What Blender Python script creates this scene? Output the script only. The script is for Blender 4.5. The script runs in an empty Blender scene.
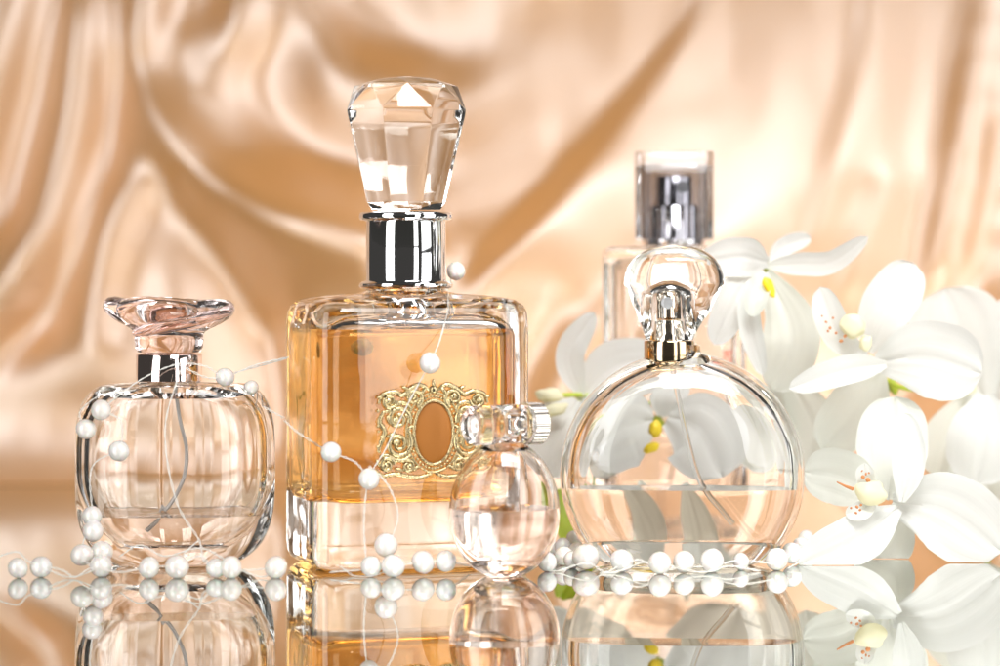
import bpy, bmesh, math, random
import numpy as np
from mathutils import Vector, Matrix, noise
random.seed(7)
R = math.radians
PI = math.pi
scene = bpy.context.scene
COL = scene.collection

# ------------------------------------------------------------------ camera space helpers
F = 2660.0          # focal length in pixels of a 1000 px wide picture
H = 7.8             # camera height above the mirror, cm
HR = 282.0          # horizon row
def P(px, py, d):   # centimetres
    return Vector(((px-500)*d/F, d-70.0, H-(py-HR)*d/F))

# ------------------------------------------------------------------ materials
def mat(name):
    m = bpy.data.materials.new(name); m.use_nodes = True
    return m, m.node_tree.nodes, m.node_tree.links, m.node_tree.nodes['Principled BSDF']
def setp(b, **k):
    for n, v in k.items():
        n = n.replace('_', ' ')
        for inp in b.inputs:
            if inp.name.lower() == n.lower():
                inp.default_value = v; break
def glass(name, col=(1, 1, 1), ior=1.5, rough=0.0, wav=0.0, scale=60):
    m, N, L, b = mat(name)
    setp(b, Base_Color=(*col, 1), Roughness=rough, IOR=ior, Transmission_Weight=1.0)
    if wav > 0:
        tc = N.new('ShaderNodeTexCoord'); nz = N.new('ShaderNodeTexNoise'); bp = N.new('ShaderNodeBump')
        nz.inputs['Scale'].default_value = scale; nz.inputs['Detail'].default_value = 1
        bp.inputs['Strength'].default_value = wav; bp.inputs['Distance'].default_value = 0.002
        L.new(tc.outputs['Object'], nz.inputs['Vector']); L.new(nz.outputs['Fac'], bp.inputs['Height'])
        L.new(bp.outputs['Normal'], b.inputs['Normal'])
    return m
def metal(name, col, rough=0.08, bump=0.0, scale=300):
    m, N, L, b = mat(name)
    setp(b, Base_Color=(*col, 1), Metallic=1.0, Roughness=rough)
    tc = N.new('ShaderNodeTexCoord'); nz = N.new('ShaderNodeTexNoise')
    nz.inputs['Scale'].default_value = scale; nz.inputs['Detail'].default_value = 3
    mr = N.new('ShaderNodeMapRange'); mr.inputs['To Min'].default_value = rough*0.7; mr.inputs['To Max'].default_value = rough*1.4
    L.new(tc.outputs['Object'], nz.inputs['Vector']); L.new(nz.outputs['Fac'], mr.inputs['Value']); L.new(mr.outputs['Result'], b.inputs['Roughness'])
    if bump > 0:
        bp = N.new('ShaderNodeBump'); bp.inputs['Strength'].default_value = bump; bp.inputs['Distance'].default_value = 0.0004
        L.new(nz.outputs['Fac'], bp.inputs['Height']); L.new(bp.outputs['Normal'], b.inputs['Normal'])
    return m

M = {}
M['glass'] = glass('clear_glass', (1.0, 1.0, 1.0), 1.5, wav=0.10, scale=70)
M['glass_thick'] = glass('thick_clear_glass', (0.995, 1.0, 0.995), 1.5, wav=0.16, scale=60)
M['crystal'] = glass('crystal_glass', (1.0, 1.0, 1.0), 1.55)
M['rosy_glass'] = glass('faintly_rosy_glass', (1.0, 0.95, 0.925), 1.5, wav=0.1)
M['pink_glass'] = glass('pink_glass', (1.0, 0.875, 0.86), 1.49, wav=0.12, scale=90)
M['acrylic'] = glass('grey_acrylic', (0.60, 0.60, 0.62), 1.45)
M['clear_acrylic'] = glass('clear_acrylic', (0.99, 0.99, 0.99), 1.45)
M['amber'] = glass('amber_liquid', (0.80, 0.48, 0.16), 1.34)
M['blush'] = glass('blush_liquid', (0.985, 0.89, 0.78), 1.34)
M['pale_liquid'] = glass('pale_liquid', (1.0, 0.93, 0.88), 1.34)
M['chrome'] = metal('chrome', (0.86, 0.86, 0.87), 0.05)
M['steel'] = metal('bright_silver', (0.84, 0.82, 0.86), 0.09)
M['rose_metal'] = metal('rose_gold_chrome', (0.90, 0.76, 0.72), 0.06)
M['gold'] = metal('pale_gold_metal', (0.86, 0.66, 0.36), 0.10)
M['bronze'] = metal('bronze_metal', (0.60, 0.46, 0.29), 0.1)
M['champagne_metal'] = metal('champagne_metal', (0.86, 0.78, 0.66), 0.08)
M['dark_gold'] = metal('deep_gold', (0.42, 0.29, 0.11), 0.4, bump=0.8, scale=700)
M['antique_gold'] = metal('antique_gold', (0.56, 0.45, 0.25), 0.26, bump=0.5, scale=900)

def simple(name, col, rough=0.5, **k):
    m, N, L, b = mat(name)
    setp(b, Base_Color=(*col, 1), Roughness=rough, **k)
    tc = N.new('ShaderNodeTexCoord'); nz = N.new('ShaderNodeTexNoise'); nz.inputs['Scale'].default_value = 250
    mr = N.new('ShaderNodeMapRange'); mr.inputs['To Min'].default_value = rough*0.85; mr.inputs['To Max'].default_value = rough*1.15
    L.new(tc.outputs['Object'], nz.inputs['Vector']); L.new(nz.outputs['Fac'], mr.inputs['Value']); L.new(mr.outputs['Result'], b.inputs['Roughness'])
    return m
M['enamel'] = simple('orange_enamel', (0.38, 0.13, 0.012), 0.6)
M['thread'] = simple('white_silk_thread', (0.86, 0.82, 0.76), 0.35)
M['tube'] = glass('milky_dip_tube', (0.93, 0.93, 0.93), 1.3, 0.25)
M['pink_ink'] = simple('salmon_ink', (0.80, 0.17, 0.12), 0.5)
M['magenta'] = simple('dark_dip_tube', (0.60, 0.54, 0.50), 0.3)
M['nozzle'] = simple('grey_nozzle', (0.55, 0.55, 0.56), 0.4)
M['green'] = simple('yellow_green_leaf', (0.42, 0.50, 0.03), 0.4, Subsurface_Weight=0.2, Subsurface_Scale=0.002)
M['yellow'] = simple('yellow_lip', (0.86, 0.62, 0.01), 0.45)
M['spot'] = simple('rust_speckle', (0.50, 0.19, 0.06), 0.6)

def pearl_mat():
    m, N, L, b = mat('pearl_nacre')
    setp(b, Base_Color=(0.90, 0.87, 0.83, 1), Roughness=0.2, Coat_Weight=1.0, Coat_Roughness=0.04, IOR=1.6,
         Subsurface_Weight=0.25, Subsurface_Scale=0.002)
    lw = N.new('ShaderNodeLayerWeight'); lw.inputs['Blend'].default_value = 0.35
    cr = N.new('ShaderNodeValToRGB')
    cr.color_ramp.elements[0].color = (0.91, 0.88, 0.84, 1); cr.color_ramp.elements[1].color = (0.82, 0.76, 0.71, 1)
    L.new(lw.outputs['Facing'], cr.inputs['Fac'])
    oi = N.new('ShaderNodeObjectInfo'); tint = N.new('ShaderNodeValToRGB')
    tint.color_ramp.elements[0].color = (1.0, 0.965, 0.93, 1); tint.color_ramp.elements[1].color = (0.97, 0.99, 1.0, 1)
    mm = N.new('ShaderNodeMix'); mm.data_type = 'RGBA'; mm.blend_type = 'MULTIPLY'; mm.inputs['Factor'].default_value = 1.0
    L.new(oi.outputs['Random'], tint.inputs['Fac']); L.new(cr.outputs['Color'], mm.inputs['A']); L.new(tint.outputs['Color'], mm.inputs['B'])
    L.new(mm.outputs['Result'], b.inputs['Base Color'])
    tc = N.new('ShaderNodeTexCoord'); nz = N.new('ShaderNodeTexNoise'); nz.inputs['Scale'].default_value = 350
    bp = N.new('ShaderNodeBump'); bp.inputs['Strength'].default_value = 0.25; bp.inputs['Distance'].default_value = 0.0008
    L.new(tc.outputs['Object'], nz.inputs['Vector']); L.new(nz.outputs['Fac'], bp.inputs['Height']); L.new(bp.outputs['Normal'], b.inputs['Normal'])
    return m
M['pearl'] = pearl_mat()

def petal_mat(name, col, tr=(0.93, 0.93, 0.88)):
    m, N, L, b = mat(name)
    out = N['Material Output']
    setp(b, Base_Color=(*col, 1), Roughness=0.5)
    uv = N.new('ShaderNodeTexCoord'); mp = N.new('ShaderNodeMapping'); mp.inputs['Scale'].default_value = (26, 1.6, 1)
    nz = N.new('ShaderNodeTexNoise'); nz.inputs['Scale'].default_value = 1.0; nz.inputs['Detail'].default_value = 3
    bp = N.new('ShaderNodeBump'); bp.inputs['Strength'].default_value = 0.2; bp.inputs['Distance'].default_value = 0.0005
    L.new(uv.outputs['UV'], mp.inputs['Vector']); L.new(mp.outputs['Vector'], nz.inputs['Vector'])
    L.new(nz.outputs['Fac'], bp.inputs['Height']); L.new(bp.outputs['Normal'], b.inputs['Normal'])
    t = N.new('ShaderNodeBsdfTranslucent'); t.inputs['Color'].default_value = (*tr, 1)
    mx = N.new('ShaderNodeMixShader'); mx.inputs['Fac'].default_value = 0.42
    L.new(b.outputs['BSDF'], mx.inputs[1]); L.new(t.outputs['BSDF'], mx.inputs[2]); L.new(mx.outputs['Shader'], out.inputs['Surface'])
    return m
M['petal'] = petal_mat('white_petal', (0.93, 0.93, 0.925))
M['petal_green'] = petal_mat('greenish_white_petal', (0.90, 0.91, 0.86))
M['cream'] = petal_mat('cream_column', (0.90, 0.86, 0.66), (0.9, 0.85, 0.6))

# ------------------------------------------------------------------ object helpers
def thing(name, label, cat, loc=(0, 0, 0), rotz=0.0, group=None):
    o = bpy.data.objects.new(name, None); COL.objects.link(o)
    o.empty_display_size = 0.01
    o.location = Vector(loc)*0.01; o.rotation_euler = (0, 0, rotz)
    o['label'] = label; o['category'] = cat
    if group: o['group'] = group
    return o
def obj(name, bm, m, parent=None, world=False, sharp=35, label=None, smooth=True, uv=False):
    """bm is in cm; world=True when its coordinates are scene coordinates"""
    if world and parent is not None:
        root = parent
        while root.parent: root = root.parent
        bm.transform(Matrix.Rotation(-root.rotation_euler.z, 4, 'Z') @ Matrix.Translation(-root.location*100))
    bm.transform(Matrix.Scale(0.01, 4))
    me = bpy.data.meshes.new(name); bm.to_mesh(me); bm.free()
    if smooth:
        for p in me.polygons: p.use_smooth = True
        me.set_sharp_from_angle(angle=R(sharp))
    me.materials.append(m)
    o = bpy.data.objects.new(name, me); COL.objects.link(o)
    if parent is not None: o.parent = parent
    if label: o['label'] = label
    return o
def loft(bm, rings, cap0=True, cap1=True, flip=False):
    vs = [[bm.verts.new(p) for p in r] for r in rings]
    n = len(vs[0]); fs = []
    for a, b in zip(vs[:-1], vs[1:]):
        for i in range(n):
            j = (i+1) % n
            fs.append(bm.faces.new((a[i], a[j], b[j], b[i])))
    if cap0: fs.append(bm.faces.new(vs[0][::-1]))
    if cap1: fs.append(bm.faces.new(vs[-1]))
    if flip: bmesh.ops.reverse_faces(bm, faces=fs)
    return vs
def sring(z, a, b, n=2.0, N=128, cx=0, cy=0, flute=0.0, k=0, ph=0.0, yf=1.0):
    out = []
    for i in range(N):
        f = 2*PI*i/N
        c, s = math.cos(f), math.sin(f)
        r = 1.0/((abs(c)/a)**n+(abs(s)/b)**n)**(1.0/n)
        if flute: r *= 1+flute*(abs(math.cos(k*f/2+ph))-0.5)
        out.append(Vector((cx+r*c, cy+r*s*yf, z)))
    return out
def lathe(bm, prof, N=64, cx=0, cy=0, cap0=True, cap1=True, flip=False):
    return loft(bm, [[Vector((cx+r*math.cos(2*PI*i/N), cy+r*math.sin(2*PI*i/N), z)) for i in range(N)] for r, z in prof], cap0, cap1, flip)
def smooth_path(pts, n=12):
    pts = [Vector(p) for p in pts]
    if len(pts) == 2: 
        return [pts[0].lerp(pts[1], i/n) for i in range(n+1)]
    q = [2*pts[0]-pts[1]]+pts+[2*pts[-1]-pts[-2]]
    out = []
    for i in range(1, len(q)-2):
        p0, p1, p2, p3 = q[i-1:i+3]
        for k in range(n):
            t = k/n
            out.append(0.5*((2*p1)+(p2-p0)*t+(2*p0-5*p1+4*p2-p3)*t*t+(3*p1-p0-3*p2+p3)*t**3))
    out.append(pts[-1]); return out
def tube(bm, pts, r, seg=8, taper=None):
    rings = []; n = len(pts)
    up = Vector((0.13, 0.2, 0.97)); prev = None
    for i, p in enumerate(pts):
        t = (pts[min(i+1, n-1)]-pts[max(i-1, 0)])
        if t.length < 1e-9: t = Vector((0, 0, 1))
        t.normalize()
        if prev is None:
            a = t.cross(up)
            if a.length < 0.1: a = t.cross(Vector((1, 0, 0)))
        else:
            a = prev-t*prev.dot(t)
        a.normalize(); prev = a.copy(); b = t.cross(a)
        rr = r*(taper(i/(n-1)) if taper else 1)
        rings.append([p+a*rr*math.cos(2*PI*k/seg)+b*rr*math.sin(2*PI*k/seg) for k in range(seg)])
    loft(bm, rings)
def ball(bm, c, r, sx=1, sy=1, sz=1, u=20, v=14, rot=None):
    m = Matrix.Translation(c)
    if rot is not None: m = m @ rot
    m = m @ Matrix.Diagonal((sx*r, sy*r, sz*r, 1))
    bmesh.ops.create_uvsphere(bm, u_segments=u, v_segments=v, radius=1, matrix=m)
def struct(name, o, cat=None):
    o['kind'] = 'structure'
    return o

# ------------------------------------------------------------------ setting: mirror table top
bm = bmesh.new()
bmesh.ops.create_cube(bm, size=1, matrix=Matrix.Translation((0, -14, -0.5)) @ Matrix.Diagonal((150, 96, 1, 1)))
m, N, L, b = mat('mirror_glass')
setp(b, Base_Color=(0.66, 0.68, 0.645, 1), Metallic=1.0, Roughness=0.008)
tc = N.new('ShaderNodeTexCoord'); nz = N.new('ShaderNodeTexNoise'); nz.inputs['Scale'].default_value = 30; nz.inputs['Detail'].default_value = 4
mr = N.new('ShaderNodeMapRange'); mr.inputs['To Min'].default_value = 0.0; mr.inputs['To Max'].default_value = 0.03
L.new(tc.outputs['Object'], nz.inputs['Vector']); L.new(nz.outputs['Fac'], mr.inputs['Value']); L.new(mr.outputs['Result'], b.inputs['Roughness'])
struct('table', obj('table', bm, m, smooth=False))

# ------------------------------------------------------------------ setting: satin backdrop, a relief of folds
DC = 102.0
STEP = 4
gx = np.arange(-480, 1480, STEP); gy = np.arange(-560, 492, STEP)
GX, GY = np.meshgrid(gx, gy)
def seg_field(pts, w, amp):
    out = np.zeros_like(GX, dtype=float)
    sp = smooth_path([Vector((a, b, 0)) for a, b in pts], 10)
    for i, p in enumerate(sp):
        ww = w
        d2 = (GX-p.x)**2+(GY-p.y)**2
        out = np.maximum(out, np.exp(-d2/(2*ww*ww)))
    return out*amp
S = np.zeros_like(GX, dtype=float)
S += np.where(GX < 1e9, 0.10, 0)
# wide tone: right side turned towards the lamp, left side turned away
S += 0.20/(1+np.exp(-(GX-420)/80.0)) - 0.08
white = [([(-25, 230), (5, 110), (22, 50), (45, -40)], 11, .8), ([(97, -40), (97, 60), (92, 120), (78, 180), (55, 240), (30, 290), (0, 335), (-40, 370)], 11, .85),
    ([(170, -40), (160, 15), (146, 50), (160, 90), (200, 140), (240, 175), (290, 198), (340, 212), (430, 235)], 13, .8),
    ([(258, -30), (252, 30), (236, 85), (260, 135), (300, 165), (350, 182), (400, 190)], 11, .7), ([(318, -20), (335, 15), (360, 50), (420, 75)], 14, .6),
    ([(150, 185), (122, 235), (112, 300), (110, 330)], 11, .45), ([(185, 240), (205, 300), (230, 380)], 18, .35),
    ([(520, 60), (500, 130), (440, 210)], 45, .22), ([(700, 60), (640, 160), (590, 230)], 45, .25), ([(900, 0), (880, 120), (860, 240)], 18, .28),
    ([(985, -10), (972, 120), (955, 260), (940, 330)], 10, .35), ([(560, 330), (600, 280)], 25, .15),
    ([(0, 470), (120, 480), (260, 470)], 22, .12), ([(260, 330), (268, 400), (262, 470)], 10, .25)]
dark = [([(72, -40), (62, 60), (45, 140), (25, 215), (0, 290)], 12, .45), ([(122, -40), (126, 80), (110, 160), (88, 240), (65, 320)], 11, .5),
    ([(140, 60), (165, 150), (200, 205), (245, 265), (290, 320)], 18, .55), ([(225, -10), (222, 40)], 10, .3), ([(290, 60), (310, 105), (350, 140)], 24, .28),
    ([(240, 215), (300, 250), (350, 300), (360, 400)], 26, .45), ([(410, 0), (450, 10), (520, -20)], 22, .35),
    ([(715, -40), (690, 15), (655, 65), (605, 128), (555, 185), (505, 240), (465, 290)], 8, .55), ([(560, 178), (520, 225), (480, 262)], 9, .5),
    ([(650, 255), (610, 290), (570, 335), (535, 380), (520, 440)], 15, .5), ([(868, -40), (852, 50), (835, 120), (815, 190), (798, 250)], 6, .45),
    ([(985, -60), (962, 40), (945, 120), (930, 200), (915, 270)], 9, .75), ([(1012, 130), (990, 230), (970, 320)], 9, .5), ([(870, 185), (848, 240), (830, 290)], 10, .4),
    ([(970, 330), (935, 400), (905, 440), (850, 500)], 24, 1.15), ([(960, 440), (915, 480), (870, 560)], 22, 1.0), ([(780, -20), (740, 60)], 30, .14), ([(-20, 400), (60, 390), (150, 420)], 26, .25),
    ([(285, 330), (290, 430), (280, 560)], 14, .6), ([(560, 300), (545, 380), (530, 470)], 16, .4)]
for p, w, a in white: S += seg_field(p, w*1.3, a*(1.9 if p[0][0] < 200 else 1.5 if p[0][0] < 400 else .75))
for p, w, a in dark: S -= seg_field(p, w*(1.25 if p[0][0] < 500 else .9), a*(1.5 if p[0][0] < 500 else 1.3))
rs = random.Random(4)
for k in range(14):        # folds beyond both sides and above the frame
    x0 = rs.choice([rs.uniform(-480, -60), rs.uniform(1060, 1480)]); sl = rs.uniform(-0.35, 0.1)
    S += seg_field([(x0, -800), (x0+sl*400+rs.uniform(-30, 30), -300), (x0+sl*800, 100), (x0+sl*1000+rs.uniform(-40, 40), 480)], rs.uniform(9, 24), rs.choice([-.6, .6]))
for k in range(8):
    x0 = rs.uniform(0, 1000); S += seg_field([(x0, -800), (x0+rs.uniform(-60, 60), -400), (x0+rs.uniform(-120, 120), -90)], rs.uniform(12, 24), rs.choice([-.5, .5]))
pxcm = DC/F
vx, vz = -0.93, -0.37
ny, nx = S.shape
def gblur(A_, sg):
    r_ = int(sg*3); kk = np.exp(-np.arange(-r_, r_+1)**2/(2*sg*sg)); kk /= kk.sum()
    A_ = np.pad(A_, r_, mode='edge')
    A_ = np.apply_along_axis(lambda v: np.convolve(v, kk, 'valid'), 0, A_)
    return np.apply_along_axis(lambda v: np.convolve(v, kk, 'valid'), 1, A_)
wr = np.random.RandomState(5).randn(*S.shape)
wr = gblur(wr, 2.2)-gblur(wr, 7)
kk_ = np.ones(25)/25
wr = np.apply_along_axis(lambda v: np.convolve(v, kk_, 'same'), 0, wr)
S += wr/wr.std()*0.045
S = gblur(S, 1.4)
Sp = np.pad(S-S.mean(), ((60, 60), (60, 60)), mode='edge')
kx = 2*PI*np.fft.fftfreq(Sp.shape[1], STEP*pxcm); kz = -2*PI*np.fft.fftfreq(Sp.shape[0], STEP*pxcm)
KX, KZ = np.meshgrid(kx, kz)
A = vx*KX+vz*KZ
sh = np.fft.fft2(Sp)
den = A*A+0.09*(KX*KX+KZ*KZ)+0.001; 
hh = np.real(np.fft.ifft2(-1j*A*sh/den))[60:60+ny, 60:60+nx]
hh -= hh.mean()

bm = bmesh.new()
grid = []
for j in range(ny):
    row = []
    for i in range(nx):
        z = H-(gy[j]-HR)*pxcm
        x = (gx[i]-500)*pxcm
        h = hh[j, i]
        curl = 1.2*max(0.0, 1-z/5.0)**2
        row.append(bm.verts.new((x, DC-70-h-curl, max(z, 0.02))))
    grid.append(row)
for j in range(ny-1):
    for i in range(nx-1):
        bm.faces.new((grid[j][i], grid[j+1][i], grid[j+1][i+1], grid[j][i+1]))
m, N, L, b = mat('champagne_satin')
out = N['Material Output']
tc = N.new('ShaderNodeTexCoord'); nz = N.new('ShaderNodeTexNoise'); nz.inputs['Scale'].default_value = 6; nz.inputs['Detail'].default_value = 2
cr = N.new('ShaderNodeValToRGB')
cr.color_ramp.elements[0].color = (0.84, 0.355, 0.05, 1); cr.color_ramp.elements[1].color = (0.86, 0.38, 0.065, 1)
L.new(tc.outputs['Object'], nz.inputs['Vector']); L.new(nz.outputs['Fac'], cr.inputs['Fac']); L.new(cr.outputs['Color'], b.inputs['Base Color'])
setp(b, Roughness=0.6)
gl = N.new('ShaderNodeBsdfGlossy'); gl.inputs['Color'].default_value = (0.96, 0.96, 0.96, 1); gl.inputs['Roughness'].default_value = 0.43
mx = N.new('ShaderNodeMixShader'); mx.inputs['Fac'].default_value = 0.37
L.new(b.outputs['BSDF'], mx.inputs[1]); L.new(gl.outputs['BSDF'], mx.inputs[2]); L.new(mx.outputs['Shader'], out.inputs['Surface'])
o = obj('backdrop', bm, m, sharp=180)
struct('backdrop', o)

# ------------------------------------------------------------------ the big square bottle
def body_rings(prof, n, N=160):
    return [sring(z, a, b, nn if nn else n, N) for z, a, b, nn in prof]
rot = R(17)
big = thing('square_perfume_bottle', 'large square perfume bottle of amber liquid with gold emblem and tall faceted crystal stopper', 'perfume bottle', (P(406, 0, 73.8).x, 3.8, 0.012), rot)
bm = bmesh.new()
a, b_, n = 3.08, 2.28, 7
prof = [(0.0, a-.42, b_-.42, 0), (.05, a-.25, b_-.25, 0), (.16, a-.1, b_-.1, 0), (.36, a-.015, b_-.015, 0), (.6, a, b_, 0), (2, a, b_, 0), (4, a, b_, 0), (6.6, a, b_, 0),
        (6.95, a-.03, b_-.03, 0), (7.15, a-.12, b_-.12, 0), (7.28, a-.28, b_-.28, 0), (7.36, a-.55, b_-.5, 5), (7.42, a-1.0, b_-.8, 4), (7.47, 1.35, 1.2, 2.5), (7.55, 1.12, 1.1, 2), (7.7, 1.05, 1.05, 2), (8.0, 1.05, 1.05, 2)]
loft(bm, body_rings(prof, n))
ci = 0.50
cav = [(1.82, a-ci-.5, b_-ci-.5, 0), (1.86, a-ci-.25, b_-ci-.25, 0), (1.98, a-ci-.08, b_-ci-.08, 0), (2.2, a-ci, b_-ci, 0), (4, a-ci, b_-ci, 0), (6.3, a-ci, b_-ci, 0), (6.6, a-ci-.1, b_-ci-.1, 0),
       (6.75, a-ci-.35, b_-ci-.3, 0), (6.85, a-1.3, b_-1.1, 3), (6.98, .75, .75, 2), (7.9, .7, .7, 2)]
loft(bm, body_rings(cav, 8), flip=True)
body = obj('glass_body', bm, M['glass_thick'], big, sharp=40)
bm = bmesh.new(); e = 0.012
liq = [(1.82-e, a-ci-.5, b_-ci-.5, 0), (1.86-e, a-ci-.25+e, b_-ci-.25+e, 0), (1.98, a-ci-.08+e, b_-ci-.08+e, 0), (2.2, a-ci+e, b_-ci+e, 0), (4, a-ci+e, b_-ci+e, 0), (6.3, a-ci+e, b_-ci+e, 0), (6.5, a-ci-.05+e, b_-ci-.05+e, 0)]
loft(bm, body_rings(liq, 8))
obj('liquid', bm, M['amber'], big, sharp=40)
bm = bmesh.new()
lathe(bm, [(1.0, 7.60), (1.24, 7.60), (1.30, 7.66), (1.30, 7.74), (1.22, 7.80), (1.12, 7.82), (1.11, 7.86), (1.11, 9.44), (1.13, 9.48), (1.26, 9.50), (1.30, 9.56), (1.30, 9.66), (1.26, 9.71), (1.0, 9.73), (.6, 9.73)])
obj('collar', bm, M['chrome'], big, sharp=50)
# crystal stopper
bm = bmesh.new()
def ngon_ring(r, z, k, ph, sy=1): return [Vector((r*math.cos(2*PI*i/k+ph), sy*r*math.sin(2*PI*i/k+ph), z)) for i in range(k)]
K = 8; ph0 = R(9)
r0 = [bm.verts.new(p) for p in ngon_ring(1.02, 9.78, K, ph0)]
r1 = [bm.verts.new(p) for p in ngon_ring(1.16, 9.98, K, ph0)]
r2 = [bm.verts.new(p) for p in ngon_ring(1.74, 12.35, K, ph0)]
r2b = [bm.verts.new(p) for p in ngon_ring(1.77, 12.52, K, ph0)]
r3 = [bm.verts.new(p) for p in ngon_ring(1.44, 13.22, K, ph0+PI/K)]
r4 = [bm.verts.new(p) for p in ngon_ring(0.75, 13.42, K, ph0)]
top = bm.verts.new((0, 0, 13.50))
for i in range(K):
    j = (i+1) % K
    bm.faces.new((r0[i], r0[j], r1[j], r1[i])); bm.faces.new((r1[i], r1[j], r2[j], r2[i])); bm.faces.new((r2[i], r2[j], r2b[j], r2b[i]))
    bm.faces.new((r2b[i], r2b[j], r3[i])); bm.faces.new((r2b[j], r3[j], r3[i]))
    bm.faces.new((r3[i], r4[j], r4[i])) if False else None
    bm.faces.new((r3[i], r3[j], r4[j])); bm.faces.new((r3[i], r4[j], r4[i])); bm.faces.new((r4[i], r4[j], top))
bm.faces.new(r0[::-1])
bmesh.ops.bevel(bm, geom=list(bm.edges), offset=0.035, segments=2, affect='EDGES', profile=0.6)
bmesh.ops.recalc_face_normals(bm, faces=bm.faces)
obj('crystal_stopper', bm, M['crystal'], big, sharp=16)
# gold emblem on the front face
fy = -b_-0.03
def EP(x, z, dy=0.0): return Vector((x, fy-dy, z))
ecx, ecz = 0.14, 3.74
bm = bmesh.new()
def spiral(cx, cz, ro, ri, a0, turns, r, dy=.03, sx=1):
    n_ = int(20*abs(turns))+6
    pts = []
    for i in range(n_+1):
        t = i/n_; rr = ro+(ri-ro)*t**0.85; an = a0+2*PI*turns*t
        pts.append(EP(ecx+sx*(cx+rr*math.cos(an)), ecz+cz+rr*math.sin(an), dy+.03*math.sin(t*PI)))
    tube(bm, pts, r, 8, lambda t: 1.15-.55*t)
    ball(bm, pts[-1]+Vector((0, -.02, 0)), r*1.7, u=10, v=8)
def scroll(pts, r, sx=1, dy=.03, end=0.5):
    p = smooth_path([EP(ecx+sx*x, ecz+z, dy) for x, z in pts], 8)
    tube(bm, p, r, 8, lambda t: .45+.75*math.sin(PI*min(1, t*1.0))**.6*(1-(1-end)*t))
def leaf(x, z, l, w, an, sx=1):
    mtx = Matrix.Rotation(0, 4, 'Y')
    an = an if sx > 0 else PI-an
    rotm = Matrix.Rotation(-an, 4, 'Y')
    ball(bm, EP(ecx+sx*x, ecz+z, .05), 1.0, l, .07, w, 12, 8, rotm)
for sx in (1, -1):
    spiral(.98, .38, .34, .07, R(200), -1.6, .071, sx=sx)
    spiral(.98, -.30, .38, .08, R(150), 1.7, .078, sx=sx)
    spiral(.55, .93, .26, .05, R(250), -1.5, .065, sx=sx)
    spiral(1.22, .86, .22, .05, R(180), 1.5, .065, sx=sx)
    spiral(1.30, -.86, .22, .05, R(170), -1.5, .065, sx=sx)
    spiral(.72, -.90, .20, .05, R(40), 1.4, .058, sx=sx)
    scroll([(.1, 1.12), (.35, 1.28), (.6, 1.2), (.85, 1.02), (1.1, 1.1), (1.42, 1.02), (1.52, .78)], .078, sx)
    scroll([(.62, .55), (.72, .75), (.95, .8), (1.2, .62), (1.45, .55)], .071, sx)
    scroll([(1.38, .6), (1.5, .3), (1.36, .05), (1.45, -.25), (1.55, -.5)], .078, sx)
    scroll([(.62, -.55), (.8, -.72), (1.05, -.72), (1.3, -.6), (1.5, -.62)], .078, sx)
    scroll([(.05, -1.1), (.35, -1.2), (.7, -1.18), (1.05, -1.1), (1.4, -1.14), (1.62, -.98)], .071, sx)
    scroll([(.5, .2), (.7, .1), (.64, -.15), (.8, -.35)], .058, sx)
    for x, z, l, w, an in [(.3, 1.1, .16, .06, 2.2), (.78, 1.2, .13, .05, .4), (1.25, .35, .15, .06, 1.2), (.72, .42, .14, .05, .9), (1.18, -.05, .16, .06, -.4), (1.4, -.15, .12, .05, 1.7),
                           (.95, -.98, .15, .05, .2), (.5, -.95, .14, .06, 2.6), (1.55, -.8, .12, .05, 1.2), (.66, -.35, .12, .05, 2.0), (1.5, .95, .1, .05, .3), (.42, .8, .12, .05, 1.9)]:
        leaf(x, z, l, w, an, sx)
    for k in range(9):
        t = k/8; ball(bm, EP(ecx+sx*(1.5+.05*math.sin(k*1.7)), ecz-.5+1.1*t, .04), .045, u=8, v=6)
ball(bm, EP(ecx, ecz+1.15, .05), .13, u=10, v=8); leaf(0, 1.32, .06, .13, 0)
for k in range(46):     # beaded ring round the oval
    t = 2*PI*k/46
    ball(bm, EP(ecx+.66*math.cos(t), ecz+.97*math.sin(t), .05), .045, u=8, v=6)
for rx, rz, rr in ((.55, .86, .05), (.76, 1.07, .035)):
    p = [EP(ecx+rx*math.cos(2*PI*k/64), ecz+rz*math.sin(2*PI*k/64), .05) for k in range(65)]
    tube(bm, p, rr, 8)
emb = obj('emblem', bm, M['antique_gold'], big, sharp=60, label='ornate gold scrollwork emblem')
bm = bmesh.new()
ball(bm, EP(ecx, ecz, .02), 1, .53, .07, .84, 32, 12)
obj('oval_cabochon', bm, M['enamel'], emb)

# ------------------------------------------------------------------ round flat bottle (right)
rb = thing('round_perfume_bottle', 'round flat glass perfume bottle with oval clear cap, half filled with peach liquid', 'perfume bottle', (P(682, 0, 73.6).x, 3.6, 0.012), R(-4))
k_ = 73.6/F; zc = H-(474-HR)*k_-0.012; Rr = 122*k_
zb = 0.0
def disc_rings(Rr, Hd, z0, z1, zc, n=2.6, cnt=44, N=160, minw=None, pw=3.2):
    t0 = math.asin(max(-1, min(1, (z0-zc)/Rr))); t1 = math.asin(max(-1, min(1, (z1-zc)/Rr)))
    out = []
    for i in range(cnt+1):
        t = t0+(t1-t0)*i/cnt; s = math.sin(t)
        w = Rr*math.cos(t); d = Hd*max(0.0, 1-abs(s)**pw)**(1/2.2)
        if minw: w = max(w, minw); d = max(d, min(minw, Hd))
        out.append(sring(zc+Rr*s, w, max(d, .05), n, N))
    return out
bm = bmesh.new()
rings = disc_rings(Rr, 1.45, 0.12, zc+Rr*.985, zc, minw=.5)
base = sring(0.0, 74*k_-.15, .85, 2.6, 160); rings = [base, sring(0.04, 76*k_-.03, .95, 2.6, 160)]+rings
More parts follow.
